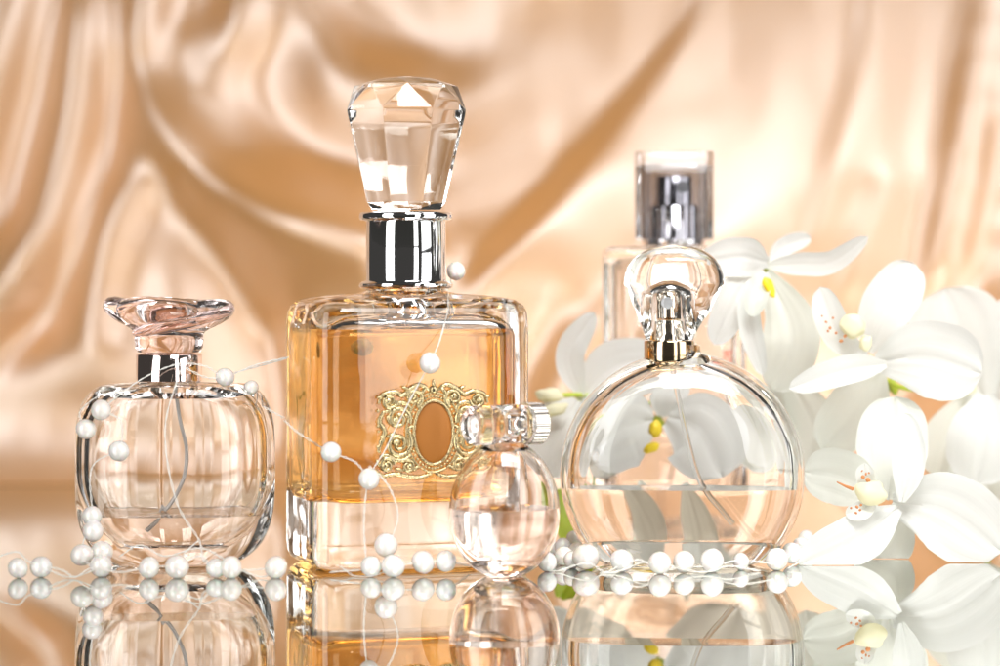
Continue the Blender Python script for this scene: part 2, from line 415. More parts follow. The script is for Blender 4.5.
rings += [sring(zc+Rr*1.0, .52, .52, 2, 160), sring(zc+Rr*1.06, .5, .5, 2, 160)]
loft(bm, rings)
Ri = Rr-.40; cz0 = 0.72
cav = disc_rings(Ri, 1.0, cz0, zc+Ri*.97, zc, minw=.3)
cav += [sring(zc+Rr*1.04, .3, .3, 2, 160)]
loft(bm, [sring(cz0-.03, 62*k_, .35, 2.6, 160)]+cav, flip=True)
obj('glass_body', bm, M['glass'], rb, sharp=40)
zl = H-(488-HR)*k_
bm = bmesh.new()
lq = [r for r in disc_rings(Ri+e, 1.0+e, cz0-e, zl, zc, cnt=24)]
loft(bm, [sring(cz0-.03-e, 62*k_, .36, 2.6, 160)]+lq)
obj('liquid', bm, M['blush'], rb, sharp=40)
zn = zc+Rr*1.0
z1 = H-(361-HR)*k_; z2 = H-(341-HR)*k_; cxo = (668-682)*k_
cxo = -.35
bm = bmesh.new()
lathe(bm, [(.40, z1-.25), (.45, z1-.12), (.60, z1-.06), (.69, z1-.04), (.70, z1+.0), (.70, z2-.04), (.68, z2), (.4, z2+.01)], cx=cxo)
obj('collar', bm, M['bronze'], rb, sharp=50)
bm = bmesh.new()
lathe(bm, [(.52, z2-.1), (.52, z2+.58), (.50, z2+.6), (.44, z2+.62)], cx=cxo, N=40)
lathe(bm, [(.36, z2+.66), (.44, z2+.68), (.44, z2+1.36), (.41, z2+1.43), (.2, z2+1.45)], cx=cxo, N=40)
pump = obj('spray_pump', bm, M['champagne_metal'], rb, sharp=40)
bm = bmesh.new()
nzr = [[Vector((cxo-.05+.17*c_, -.40-dy, z2+1.08+.15*s_)) for c_, s_ in [(math.cos(2*PI*i/20), math.sin(2*PI*i/20)) for i in range(20)]] for dy in (0, .08)]
loft(bm, nzr); bmesh.ops.recalc_face_normals(bm, faces=bm.faces)
obj('nozzle', bm, M['nozzle'], pump)
# clear oval cap
zt = H-(245-HR)*k_
bm = bmesh.new()
co = []
hc = zt-z2-.02
for i in range(27):
    t = i/26; z = z2+.02+hc*t
    w = .66+ .74*math.sin(min(1, t*1.28)*PI/2)**1.3 if t < .56 else 1.385*max(0, 1-((t-.56)/.4402)**2.5)**(1/2.2)
    w = max(w, .12); co.append(sring(z, w, max(.12, min(.85, w*.72)), 2.3, 96, cx=cxo+.13*min(1, t*2)))
loft(bm, co)
ci_ = []
for i in range(13):
    t = i/12; z = z2+.03+1.62*t
    ww = .62*(1 if t < .75 else math.sqrt(max(0.02, 1-((t-.75)/.26)**2)))
    ci_.append(sring(z, ww, ww, 2, 96, cx=cxo))
loft(bm, ci_, flip=True)
obj('cap', bm, M['glass'], rb, sharp=40)
bm = bmesh.new()
tube(bm, smooth_path([(cxo, 0, zn), (.0, .1, zc+1.6), (.45, .15, zc-.1), (1.1, .1, cz0+.75), (1.35, .05, cz0+.45)], 12), .075, 12)
obj('dip_tube', bm, M['tube'], rb)

# ------------------------------------------------------------------ left fluted bottle
lb = thing('fluted_perfume_bottle', 'rounded fluted clear perfume bottle with pink glass flower stopper and pearls draped over it', 'perfume bottle', (P(175, 0, 73.4).x, 3.4, 0.012), R(6))
k_ = 73.4/F; lx = 0
zt_ = H-(384-HR)*k_; hgt = zt_; W = 99*k_; zc = hgt*.50; hh2 = hgt*.53
bm = bmesh.new()
def pill(W, D, z0, z1, zc, hh, px=3.0, cnt=40, n=2.3, fl=0.018, k=9, N=200, ph=0.3):
    out = []
    for i in range(cnt+1):
        u = -1+2*i/cnt; u = math.sin(u*PI/2)
        z = (z0+z1)/2+(z1-z0)/2*u
        s = min(.999, abs((z-zc)/hh)); q_ = px+1.4 if z > zc else px+.1; f = (1-s**q_)**(1/q_)
        out.append(sring(z, W*f, D*(.35+.65*f), n, N, flute=fl*f, k=k, ph=ph))
    return out
rings = pill(W, 1.6, 0.1, hgt-.05, zc, hh2)
rings = [sring(0, rings[0][0].x*.88, .9, 2.3, 200), sring(.03, rings[0][0].x*.97, 1.0, 2.3, 200)]+rings
top_a = rings[-1][0].x
rings += [sring(hgt+.0, top_a*.9, .8, 2.2, 200), sring(hgt+.03, top_a*.6, .72, 2, 200), sring(hgt+.05, .7, .66, 2, 200), sring(hgt+.4, .66, .64, 2, 200)]
loft(bm, rings)
Wi = W-.38; cb = 1.02
def pill_in(z0, z1, g=0.0, cnt=30): return pill(Wi+g, 1.15+g, z0, z1, zc+.18, hh2-.40, cnt=cnt, fl=.03, n=2.6, px=2.2)
cav = [sring(.62, .9, .5, 2.2, 200)]+pill_in(.68, hgt-.42)
cav += [sring(hgt-.36, .8, .5, 2, 200), sring(hgt-.1, .42, .4, 2, 200), sring(hgt+.3, .4, .4, 2, 200)]
loft(bm, cav, flip=True)
obj('glass_body', bm, M['glass'], lb, sharp=40)
zl = H-(514-HR)*k_
bm = bmesh.new()
loft(bm, [sring(.62-e, .9, .5, 2.2, 200)]+pill_in(.68-e, zl, e, 14))
obj('liquid', bm, M['pale_liquid'], lb, sharp=40)
z1 = H-(383-HR)*k_+.06; z2 = H-(354-HR)*k_; cxo = (169-175)*k_
bm = bmesh.new()
lathe(bm, [(.6, z1-.04), (.86, z1-.03), (.90, z1), (.90, z2-.03), (.87, z2), (.5, z2+.005)], cx=cxo)
obj('collar', bm, M['rose_metal'], lb, sharp=50)
bm = bmesh.new()
tube(bm, smooth_path([(0, .1, hgt+.1), (.12, .2, zc+1.6), (.32, .3, zc+.7), (.25, .3, zc-.1), (-.15, .25, zc-.9), (-.75, .1, zc-1.5)], 12), .055, 12)
obj('dip_tube', bm, M['magenta'], lb)
# flower stopper
bm = bmesh.new()
zs = z2+.012; hs = (354-300)*k_
rr_ = []
for i, (t, r, lob) in enumerate([(0, .70, 0), (.02, .86, 0), (.10, .93, .0), (.24, .95, .02), (.34, .93, .04), (.40, .98, .06), (.46, 1.12, .08), (.54, 1.36, .10), (.63, 1.56, .11), (.72, 1.67, .12), (.81, 1.73, .12), (.90, 1.70, .12), (.97, 1.60, .12), (1.0, 1.42, .11), (.98, 1.2, .10), (.90, .9, .08), (.80, .6, .05), (.76, .3, .02)]):
    ring = []
    for j in range(120):
        f = 2*PI*j/120
        lo = abs(math.cos(2*f+.5))**.7-.55
        r2 = r*(1+lob*lo*1.1)
        zz = zs+hs*t+(.15*lob/.15)*(lo*.9)+(.10*(lob/.15)*math.cos(f+2.6))*.7
        if t < .25 or i < 5: zz = zs+hs*t
        ring.append(Vector((cxo+r2*math.cos(f), r2*.86*math.sin(f), zz)))
    rr_.append(ring)
loft(bm, rr_)
fs = obj('flower_stopper', bm, M['pink_glass'], lb, sharp=40)
# raised petal edge wrapping across the front of the stopper
bm = bmesh.new()
pts = []
for k in range(31):
    t = k/30; f = R(205+150*t); r = 1.02+.60*t**1.2
    pts.append(Vector((cxo+r*math.cos(f)*1.02, r*.88*math.sin(f), zs+hs*(.38+.45*t**1.3))))
tube(bm, pts, .17, 12, lambda t: .35+.9*math.sin(PI*t)**.7)
obj('stopper_petal', bm, M['pink_glass'], fs)

# ------------------------------------------------------------------ small egg bottle in front
eb = thing('small_oval_perfume_bottle', 'smallest perfume bottle, egg-shaped rosy glass with a sideways clear cylinder cap, in front', 'perfume bottle', (P(504.5, 0, 70.6).x, 0.6, 0.012), R(3))
k_ = 70.6/F
ht = (577-444)*k_; W = 55.5*k_
def egg(W, D, z0, z1, hc, H2, n=2.1, cnt=36, N=160):
    out = []
    for i in range(cnt+1):
        u = math.sin((-1+2*i/cnt)*PI/2); z = (z0+z1)/2+(z1-z0)/2*u
        s = (z-hc)/H2
        f = math.sqrt(max(0.0, 1-min(.9999, s*s)))
        f2 = f*(1-.05*s)
        out.append(sring(z, max(.1, W*f2), max(.1, D*(.12+.88*f2)), n, N))
    return out
bm = bmesh.new()
hc = ht*.5
rg = egg(W, 1.15, .03, ht-.01, hc+.0, ht*.525)
loft(bm, [sring(0, rg[0][0].x*.85, .35, 2, 160)]+rg+[sring(ht+.02, .3, .25, 2, 160), sring(ht+.12, .26, .26, 2, 160)])
cavr = egg(W-.24, .82, .55, ht-.28, hc+.12, ht*.44)
loft(bm, cavr, flip=True)
obj('glass_body', bm, M['rosy_glass'], eb, sharp=40)
zl = H-(509-HR)*k_
bm = bmesh.new()
loft(bm, egg(W-.24+e, .82+e, .55-e, zl, hc+.12, ht*.44+e, cnt=18))
obj('liquid', bm, M['pale_liquid'], eb, sharp=40)
# horizontal cap: ring coordinates along axis u
cz_ = H-(425-HR)*k_; u = Vector((math.cos(R(-30)), math.sin(R(-30))*-1, 0)); v = Vector((-u.y, u.x, 0)); w_ = Vector((0, 0, 1))
cc = Vector(((505-504.5)*k_, 0, cz_))
def axial(prof, N=48, fl=0, kk=0):
    out = []
    for s, r in prof:
        out.append([cc+u*s+(v*math.cos(2*PI*i/N)+w_*math.sin(2*PI*i/N))*(r*(1+fl*(1 if (i//2) % 2 else 0))) for i in range(N)])
    return out
bm = bmesh.new()
loft(bm, axial([(-1.14, .36), (-1.12, .44), (-1.05, .50), (-.95, .53), (-.42, .53), (-.36, .49), (-.30, .49), (-.24, .53), (.55, .53), (.60, .50), (.62, .45)]))
loft(bm, axial([(.02, .16), (.05, .20), (.45, .20), (.5, .16)]), flip=True)
cap = obj('cap', bm, M['clear_acrylic'], eb, sharp=40)
bm = bmesh.new()
loft(bm, axial([(.64, .50), (.65, .55), (1.08, .55), (1.12, .50), (1.13, .4)], N=120, fl=.035))
obj('ribbed_disc', bm, metal('brushed_nickel', (.74, .68, .62), .25), cap, sharp=30)
bm = bmesh.new()
lathe(bm, [(.22, ht+.0), (.30, ht+.03), (.30, cz_-.42), (.25, cz_-.40)], N=40)
obj('neck_ring', bm, M['rose_metal'], eb, sharp=40)

# ------------------------------------------------------------------ rear rectangular bottle
qb = thing('rectangular_perfume_bottle', 'rectangular clear perfume bottle with grey see-through square cap standing behind the others', 'perfume bottle', (P(674, 0, 84).x, 14, 0.012), R(-3))
k_ = 84/F
ht = H-(247-HR)*k_; a, b_ = 71*k_, 1.25
bm = bmesh.new()
loft(bm, body_rings([(0, a-.2, b_-.2, 0), (.06, a-.08, b_-.08, 0), (.2, a, b_, 0), (ht-.25, a, b_, 0), (ht-.1, a-.06, b_-.05, 0), (ht-.02, a-.2, b_-.18, 0), (ht, a-.5, b_-.4, 0), (ht+.02, .8, .7, 2), (ht+.15, .75, .7, 2)], 7))
loft(bm, body_rings([(.8, a-.5, b_-.5, 0), (.9, a-.38, b_-.38, 0), (ht-.6, a-.36, b_-.36, 0), (ht-.45, a-.5, b_-.45, 0), (ht-.35, .6, .5, 2), (ht+.1, .5, .5, 2)], 7), flip=True)
obj('glass_body', bm, M['glass'], qb, sharp=40)
bm = bmesh.new()
loft(bm, body_rings([(.8-e, a-.5, b_-.5, 0), (.9, a-.38+e, b_-.38+e, 0), (3.2, a-.36+e, b_-.36+e, 0)], 7))
obj('liquid', bm, M['pale_liquid'], qb, sharp=40)
zb_ = ht+.12; zt_ = H-(153-HR)*k_; ca = 39*k_; zi = H-(167-HR)*k_
bm = bmesh.new()
bxr = lambda z, a_, n_=12: sring(z, a_, a_*.8, n_, 120)
loft(bm, [bxr(zb_+.1, ca-.03), bxr(zb_+.14, ca), bxr(zt_-.04, ca), bxr(zt_, ca-.04)])
loft(bm, [sring(zb_+.12, ca-.15, ca*.8-.14, 4, 120), sring(zi-.05, ca-.15, ca*.8-.14, 4, 120), sring(zi, ca-.2, ca*.8-.19, 4, 120)], flip=True)
obj('cap', bm, M['acrylic'], qb, sharp=40)
bm = bmesh.new()
zm = H-(206-HR)*k_; zu = H-(178-HR)*k_
lathe(bm, [(.7, ht+.03), (.98, ht+.04), (1.0, ht+.1), (1.0, ht+.2), (.95, ht+.24), (.90, ht+.25), (.90, zm-.04), (.88, zm), (.6, zm+.005)])
lathe(bm, [(.64, zm+.01), (.64, zu-.05), (.60, zu), (.3, zu+.01)])
pump = obj('spray_pump', bm, M['steel'], qb, sharp=40)
bm = bmesh.new()
c0 = Vector((.27, -.57, (zm+zu)/2+.12))
loft(bm, [[c0+Vector((.19*math.cos(2*PI*i/24), -dy, .19*math.sin(2*PI*i/24))) for i in range(24)] for dy in (0, .09)])
bmesh.ops.recalc_face_normals(bm, faces=bm.faces)
obj('nozzle', bm, M['nozzle'], pump)
bm = bmesh.new()
tube(bm, smooth_path([(0, 0, ht), (.05, 0, 4), (-.25, 0, 1.0)], 12), .07, 12)
obj('dip_tube', bm, M['tube'], qb)
def text_mesh(s, size, loc, rz, mt, name, parent, roty=0):
    cu = bpy.data.curves.new(name, 'FONT'); cu.body = s; cu.size = size*0.01; cu.extrude = 0.00008; cu.resolution_u = 6; cu.offset = 0.0001
    to = bpy.data.objects.new(name, cu); COL.objects.link(to)
    bpy.context.view_layer.update()
    me = bpy.data.meshes.new_from_object(to)
    bpy.data.objects.remove(to)
    me.transform(Matrix.Translation(Vector(loc)*0.01) @ Matrix.Rotation(roty, 4, 'Y') @ Matrix.Rotation(PI/2, 4, 'X'))
    me.materials.append(mt)
    o = bpy.data.objects.new(name, me); COL.objects.link(o); o.parent = parent
    return o
tx = (728-674)*k_
text_mesh('DE', .34, (tx+.05, -b_-.02, H-(362-HR)*k_), 0, M['pink_ink'], 'printed_letters', qb, roty=-PI/2)

# ------------------------------------------------------------------ orchids
def petal(name, pts, Wp, parent, m='petal', cup=.25, roll=0.0, a=.55, back=.12, nu=18, nv=30, wave=.03, seed=0, tipw=0.04):
    """pts: (px,py,d) along the midrib; Wp half width in px; cup>0 bends the edges towards the camera"""
    mid = smooth_path([P(*p) for p in pts], 12); n = len(mid)-1
    dm = sum(p[2] for p in pts)/len(pts); W = Wp*1.05*dm/F
    cam = Vector((0, -70, 7.8))
    bm = bmesh.new(); uvl = bm.loops.layers.uv.new('UVMap')
    L_ = sum((mid[i+1]-mid[i]).length for i in range(n))
    rows = []
    for j in range(nv+1):
        t = j/nv; f = t*n; i = min(int(f), n-1); c = mid[i].lerp(mid[i+1], f-i)
        tg = (mid[min(i+1, n)]-mid[max(i-1, 0)]).normalized()
        view = (cam-c).normalized(); side = tg.cross(view).normalized(); nor = side.cross(tg).normalized()
        if nor.dot(view) < 0: nor = -nor
        q = Matrix.Rotation(roll, 3, tg); side = q @ side; nor = q @ nor
        # width profile: narrow claw at the base, widest at a, rounded tip
        if t < a: w = .22+.78*math.sin(t/a*PI/2)**1.1
        else: w = math.sqrt(max(0, 1-((t-a)/(1-a))**2.7))
        w = max(w, tipw)*W
        row = []
        for k in range(nu+1):
            s = -1+2*k/nu
            wob = noise.noise(Vector((t*2.2+seed*7.1, s*1.6, seed*3.3)))*wave*W*3*(.3+abs(s))
            ed = noise.noise(Vector((t*5+seed, s*.1+(3 if s > 0 else -3), 1.7)))*.05*W*abs(s)**3
            ridge = -.06*W*math.exp(-(s/.10)**2)+.012*W*math.sin(s*17+seed)*t*(1-t)*3
            row.append(c+side*(s*w+ed)+nor*(cup*w*s*s+wob+ridge-back*L_*(t*t)*0.5))
        rows.append(row)
    vs = [[bm.verts.new(p) for p in r] for r in rows]
    for j in range(nv):
        for k in range(nu):
            fc = bm.faces.new((vs[j][k], vs[j][k+1], vs[j+1][k+1], vs[j+1][k]))
            for lp, (u_, v_) in zip(fc.loops, [(k, j), (k+1, j), (k+1, j+1), (k, j+1)]):
                lp[uvl].uv = (u_/nu, v_/nv)
    bmesh.ops.solidify(bm, geom=list(bm.faces), thickness=0.035)
    # keep everything above the mirror
    for v_ in bm.verts:
        if v_.co.z < .02: v_.co.z = .02+(.02-v_.co.z)*.02
    return obj(name, bm, M[m], parent, world=True, sharp=60)
def blob(name, px, py, d, rx, ry, parent, m='cream', tilt=0.0, dep=.8, seed=0):
    bm = bmesh.new(); k = d/F
    bmesh.ops.create_uvsphere(bm, u_segments=28, v_segments=20, radius=1)
    for v_ in bm.verts:
        v_.co *= 1+.26*noise.noise(v_.co*1.2+Vector((seed*3., 1, 2)))
    bm.transform(Matrix.Translation(P(px, py, d)) @ Matrix.Rotation(tilt, 4, 'Y') @ Matrix.Diagonal((rx*k, min(rx, ry)*k*dep, ry*k, 1)))
    return obj(name, bm, M[m], parent, world=True)
def speckles(pts, d, parent, r=1.2):
    bm = bmesh.new(); rs = random.Random(len(pts)*31+int(pts[0][0]))
    for px, py, s in pts:
        c = P(px, py, d); k = d/F
        ball(bm, c, r*s*k, 1+rs.random()*.6, .5, .8+rs.random()*.5, 10, 6, Matrix.Rotation(rs.uniform(0, 3), 4, 'Y'))
    return obj('speckles', bm, M['spot'], parent, world=True)
def stem(pts, r, parent, m='green', name='stem'):
    bm = bmesh.new(); tube(bm, smooth_path([P(*p) for p in pts], 10), r, 10)
    return obj(name, bm, M[m], parent, world=True)
def flower(parent, name='flower'):      # a flower of the spray: its green back knob carries petals as sub-parts
    return name
def flower_hub(px, py, d, parent, r=5):
    return blob('flower', px, py, d, r, r, parent, 'green')

sp = thing('orchid_spray', 'white orchid spray with several open flowers, behind and right of the round bottle', 'orchid', (P(880, 0, 80).x, 10, 0), group='white orchid sprays')
stem([(985, 470, 83), (960, 400, 82), (895, 385, 79.5), (850, 345, 79), (790, 300, 79.5), (768, 275, 79.3)], .07, sp)
stem([(985, 470, 83), (990, 520, 82), (1010, 560, 81)], .08, sp)
# flower A, seen from the side
A_ = flower_hub(768, 268, 79.2, sp)
petal('petal', [(766, 266, 79), (800, 264, 78.6), (832, 262, 78.2), (866, 238, 77.6)], 11.5, A_, cup=.3, a=.4, seed=1)
petal('petal', [(768, 262, 79.2), (786, 246, 79.6), (813, 236, 80.2)], 9, A_, cup=.3, a=.45, seed=2)
petal('petal', [(766, 272, 79), (788, 318, 78.4), (790, 352, 78.2), (772, 392, 78.4)], 27, A_, m='petal_green', cup=.18, a=.5, seed=3)
petal('petal', [(768, 262, 79), (740, 257, 78.2), (700, 262, 78.0)], 19, A_, cup=.2, a=.45, seed=4)
petal('petal', [(752, 272, 78.6), (735, 300, 78.0), (714, 345, 78.0)], 18, A_, cup=.2, a=.4, seed=5)
petal('petal', [(748, 285, 78.0), (750, 325, 77.7), (763, 376, 77.8)], 11, A_, cup=.4, a=.4, seed=6)
lp = petal('lip', [(765, 272, 78.2), (758, 292, 77.4), (752, 316, 77.2)], 11, A_, m='petal_green', cup=.6, a=.5, seed=7)
blob('lip_callus', 769, 287, 77.4, 5, 11, lp, 'yellow', tilt=R(-28), seed=3)
# flower B
B_ = flower_hub(875, 362, 78.6, sp)
petal('petal', [(868, 352, 77.8), (884, 312, 77.6), (916, 262, 78.0)], 25, B_, cup=.15, a=.62, seed=11)
petal('petal', [(876, 362, 77.2), (925, 358, 76.4), (982, 374, 76.0)], 37, B_, cup=.12, a=.6, seed=12)
petal('petal', [(886, 364, 76.9), (845, 370, 76.0), (791, 388, 75.6)], 14, B_, cup=.25, a=.45, seed=13)
petal('petal', [(880, 368, 78.3), (858, 408, 78.4), (822, 450, 78.4)], 29, B_, m='petal_green', cup=.15, a=.5, seed=14)
lp = petal('lip', [(866, 356, 77.2), (838, 335, 76.6), (820, 288, 76.4)], 15, B_, cup=.35, a=.62, seed=15)
speckles([(826, 322, 1), (830, 328, 1.3), (836, 333, 1), (841, 341, 1.5), (833, 318, .8), (845, 336, 1.2), (828, 331, .9), (822, 316, .7)], 76.25, lp)
blob('column', 853, 326, 76.3, 13, 12, B_, 'cream', tilt=R(35), seed=5)
blob('column_tip', 866, 343, 76.4, 6, 8, B_, 'cream', tilt=R(20), seed=6)
# flower C, cut by the frame
C_ = flower_hub(985, 405, 82.2, sp)
petal('petal', [(985, 405, 81.6), (962, 345, 81), (945, 288, 81)], 46, C_, cup=.12, a=.6, seed=21)
petal('petal', [(985, 400, 82), (1020, 350, 81.6), (1050, 300, 81.6)], 44, C_, cup=.12, a=.6, seed=22)
petal('petal', [(978, 392, 81.3), (950, 440, 81), (938, 478, 81)], 26, C_, m='petal_green', cup=.12, a=.5, seed=23)
petal('petal', [(985, 395, 79.5), (983, 440, 78.6), (975, 484, 78.4)], 34, C_, cup=.2, a=.5, seed=24)
petal('petal', [(990, 410, 81.5), (985, 470, 80.8), (990, 514, 80.6)], 34, C_, m='petal_green', cup=.2, a=.55, seed=25)
blob('column', 968, 388, 80.8, 8, 7, C_, 'cream', seed=7)
# lower petal that shows past the round bottle's right edge
E2 = flower_hub(790, 385, 80.6, sp)
petal('petal', [(788, 378, 80.2), (812, 425, 79.6), (806, 475, 79.4)], 24, E2, m='petal_green', cup=.15, a=.5, seed=31)
petal('petal', [(785, 385, 80.4), (765, 425, 79.8), (752, 470, 79.8)], 34, E2, m='petal_green', cup=.15, a=.55, seed=32)
blob('bud', 774, 350, 80.5, 5, 12, sp, 'green', tilt=R(30)); blob('bud', 893, 386, 80.5, 5, 9, sp, 'green', tilt=R(-20))

# flower D lying on the mirror
fd = thing('orchid_flower', 'single white orchid flower lying on the mirror at lower right, cream centre with rust speckles', 'orchid flower', (P(880, 0, 74.5).x, 4.5, 0))
petal('petal', [(888, 500, 75.2), (892, 450, 76.0), (894, 393, 77.0)], 34, fd, m='petal_green', cup=.12, a=.55, seed=41)
petal('petal', [(902, 502, 74.0), (909, 460, 74.0), (903, 411, 74.6)], 16, fd, cup=.35, a=.5, seed=42)
petal('petal', [(892, 502, 74.6), (945, 512, 74.0), (1002, 552, 73.6)], 40, fd, cup=.12, a=.58, seed=43)
petal('petal', [(898, 508, 74.2), (858, 538, 73.4), (801, 564, 73.0)], 24, fd, cup=.10, a=.5, seed=44)
petal('petal', [(900, 508, 75.2), (890, 545, 75.0), (856, 563, 74.8)], 22, fd, m='petal_green', cup=.12, a=.5, seed=45)
petal('petal', [(880, 502, 75.3), (842, 478, 75.4), (803, 472, 75.6)], 27, fd, m='petal_green', cup=.15, a=.5, seed=46)
l1 = petal('lip', [(872, 492, 74.2), (866, 478, 73.7), (864, 464, 73.6)], 9, fd, cup=.4, a=.5, seed=47)
l2 = petal('lip', [(874, 500, 74.0), (862, 510, 73.5), (846, 514, 73.4)], 9, fd, cup=.4, a=.5, seed=48)
speckles([(863, 477, 1.4), (868, 480, 1.7), (866, 474, 1), (862, 471, .7), (869, 473, .8)], 73.42, l1)
speckles([(857, 507, 1.4), (860, 510, 1.2), (856, 513, 1.1), (861, 505, 1), (851, 508, .8)], 73.2, l2)
blob('column', 871, 493, 73.5, 16, 12, fd, 'cream', tilt=R(8), seed=9)
bm = bmesh.new(); tube(bm, [P(853, 489, 73.3), P(845, 486, 73.2), P(837, 482, 73.1)], .04, 8, lambda t: 1.3-.8*t)
obj('stamen', bm, M['spot'], fd, world=True)

# spray behind the round bottle
sl = thing('orchid_spray', 'white orchid spray with cream bud and green leaf, mostly seen through the round bottle', 'orchid', (P(640, 0, 79).x, 9, 0), group='white orchid sprays')
stem([(580, 395, 81.2), (588, 440, 81.4), (586, 490, 81), (578, 530, 80)], .09, sl)
stem([(655, 400, 80.5), (620, 400, 80.8), (580, 395, 80.4), (552, 396, 79.8)], .07, sl)
E_ = flower_hub(658, 420, 80, sl, 7)
petal('petal', [(655, 418, 79.4), (622, 425, 78.8), (580, 450, 78.6)], 42, E_, cup=.12, a=.5, seed=51)
petal('petal', [(668, 415, 79.2), (700, 430, 78.6), (722, 476, 78.4)], 42, E_, cup=.12, a=.55, seed=52)
petal('petal', [(662, 415, 79.6), (668, 392, 79.4), (680, 362, 79.6)], 19, E_, cup=.2, a=.5, seed=53)
blob('lip_callus', 656, 428, 78.2, 7, 9, E_, 'yellow', tilt=R(25), seed=4)
blob('lip_callus', 652, 447, 78.2, 8, 5, E_, 'yellow', tilt=R(-25), seed=5)
petal('petal', [(640, 480, 78.6), (655, 510, 78.4), (668, 548, 78.2)], 10, E_, m='petal_green', cup=.2, a=.5, seed=54)
petal('petal', [(684, 482, 78.6), (695, 515, 78.4), (706, 552, 78.2)], 12, E_, m='petal_green', cup=.2, a=.5, seed=55)
F_ = flower_hub(580, 395, 80.8, sl)
petal('petal', [(582, 398, 80.4), (570, 355, 80.2), (594, 313, 80.0)], 14, F_, cup=.3, a=.42, seed=61)
petal('petal', [(580, 398, 80.6), (615, 366, 80.6), (668, 360, 80.8)], 24, F_, cup=.15, a=.5, seed=62)
petal('petal', [(578, 400, 80.2), (560, 430, 79.6), (545, 478, 79.6)], 30, F_, cup=.12, a=.5, seed=63)
petal('petal', [(584, 400, 80.5), (600, 440, 80), (604, 478, 79.9)], 28, F_, m='petal_green', cup=.12, a=.5, seed=64)
blob('bud', 549, 395, 79.4, 14, 7, sl, 'cream', tilt=R(5), seed=12)
blob('bud', 555, 410, 79.2, 13, 6, sl, 'cream', tilt=R(-15), seed=13)
petal('leaf', [(560, 488, 79.5), (572, 515, 79), (578, 548, 78.6)], 19, sl, m='green', cup=.4, a=.5, seed=65)

# ------------------------------------------------------------------ pearls
def pearl_mesh():
    bm = bmesh.new(); bmesh.ops.create_uvsphere(bm, u_segments=32, v_segments=20, radius=1)
    for v_ in bm.verts: v_.co *= 1+.02*noise.noise(v_.co*1.1)
    me = bpy.data.meshes.new('pearl')
    bm.transform(Matrix.Scale(.01, 4)); bm.to_mesh(me); bm.free()
    for p in me.polygons: p.use_smooth = True
    me.materials.append(M['pearl']); return me
PM = pearl_mesh()
prs = random.Random(3)
def pearls(parent, lst):
    for px, py, d, r in lst:
        o = bpy.data.objects.new('pearl', PM); COL.objects.link(o); o.parent = parent
        c = P(px, py, d); rr = r*prs.uniform(.88, 1.0)*d/F
        if c.z < rr*1.12: c.z = rr*.97+.005
        o.location = c*.01-parent.location
        o.rotation_euler = (prs.uniform(0, 6), prs.uniform(0, 6), prs.uniform(0, 6))
        o.scale = (rr*prs.uniform(.94, 1.06), rr*prs.uniform(.94, 1.06), rr*prs.uniform(.93, 1.03))
def threads(parent, lines, r=.0105):
    bm = bmesh.new()
    for line in lines:
        base = smooth_path([P(*p) for p in line], 14); n = len(base)
        for phs in (0, PI):
            q = []
            for i, p in enumerate(base):
                f = i*.9+phs
                q.append(p+Vector((.018*math.cos(f), .018*math.sin(f), .018*math.sin(f+.7))))
            for v_ in q: v_.z = max(v_.z, .03)
            tube(bm, q, r, 6)
    obj('thread', bm, M['thread'], parent, world=True, sharp=180)
g1 = thing('pearl_string', 'string of white pearls on twisted thread looped around the fluted bottle at left', 'pearl string', (P(160, 0, 71).x, 1, 0), group='pearl strings among the bottles')
pearls(g1, [(18, 567, 70, 11.5), (41, 566, 70.2, 11), (92, 516, 71.4, 10.5), (93, 531, 71.2, 12), (82, 555, 70.6, 11.5), (101, 553, 70.9, 12), (101, 567, 70.3, 12), (149, 567, 70, 11),
            (177, 566, 70, 12), (216, 568, 70.1, 10.5), (231, 568, 70, 12), (276, 568, 70, 12.5), (101, 410, 71.7, 11.5), (86, 429, 71.8, 11), (119, 451, 71.6, 11), (225, 377, 72.6, 10), (251, 388, 73.0, 8.5)])
threads(g1, [[(-20, 565, 70), (0, 556, 70), (18, 552, 70), (30, 562, 70), (62, 570, 70), (75, 577, 69.9), (92, 568, 70), (120, 572, 70), (149, 567, 70), (177, 566, 70)],
             [(177, 566, 70), (200, 556, 70.2), (216, 568, 70), (250, 570, 70), (276, 568, 70), (262, 577, 70), (235, 568, 70)],
             [(41, 566, 70), (70, 577, 70), (101, 567, 70)],
             [(119, 451, 71.6), (96, 462, 71.6), (90, 480, 71.5), (92, 516, 71.4), (84, 540, 71), (82, 555, 70.6), (95, 572, 70.2)],
             [(101, 410, 71.7), (120, 420, 71.5), (122, 440, 71.5), (119, 451, 71.6)], [(86, 429, 71.8), (80, 412, 72), (101, 395, 72), (135, 390, 71.8)],
             [(101, 410, 71.7), (118, 396, 71.6), (145, 377, 72), (178, 364, 72.2), (205, 366, 72.3), (225, 376, 72.6), (255, 365, 72.8), (288, 357, 73.0)],
             [(178, 364, 72.2), (210, 378, 72.4), (240, 371, 72.8), (288, 358, 73.0)],
             [(180, 370, 71.7), (165, 430, 71.3), (176, 500, 71.2), (199, 540, 71), (205, 562, 70.4), (231, 568, 70)], [(199, 540, 71), (186, 552, 70.8), (177, 566, 70.2)],
             [(120, 556, 71), (140, 545, 71), (165, 556, 70.6), (200, 548, 70.6), (226, 560, 70.2)]])
g2 = thing('pearl_string', 'white pearls on thread hanging from the neck of the large square amber bottle', 'pearl string', (P(400, 0, 71).x, 1, 0), group='pearl strings among the bottles')
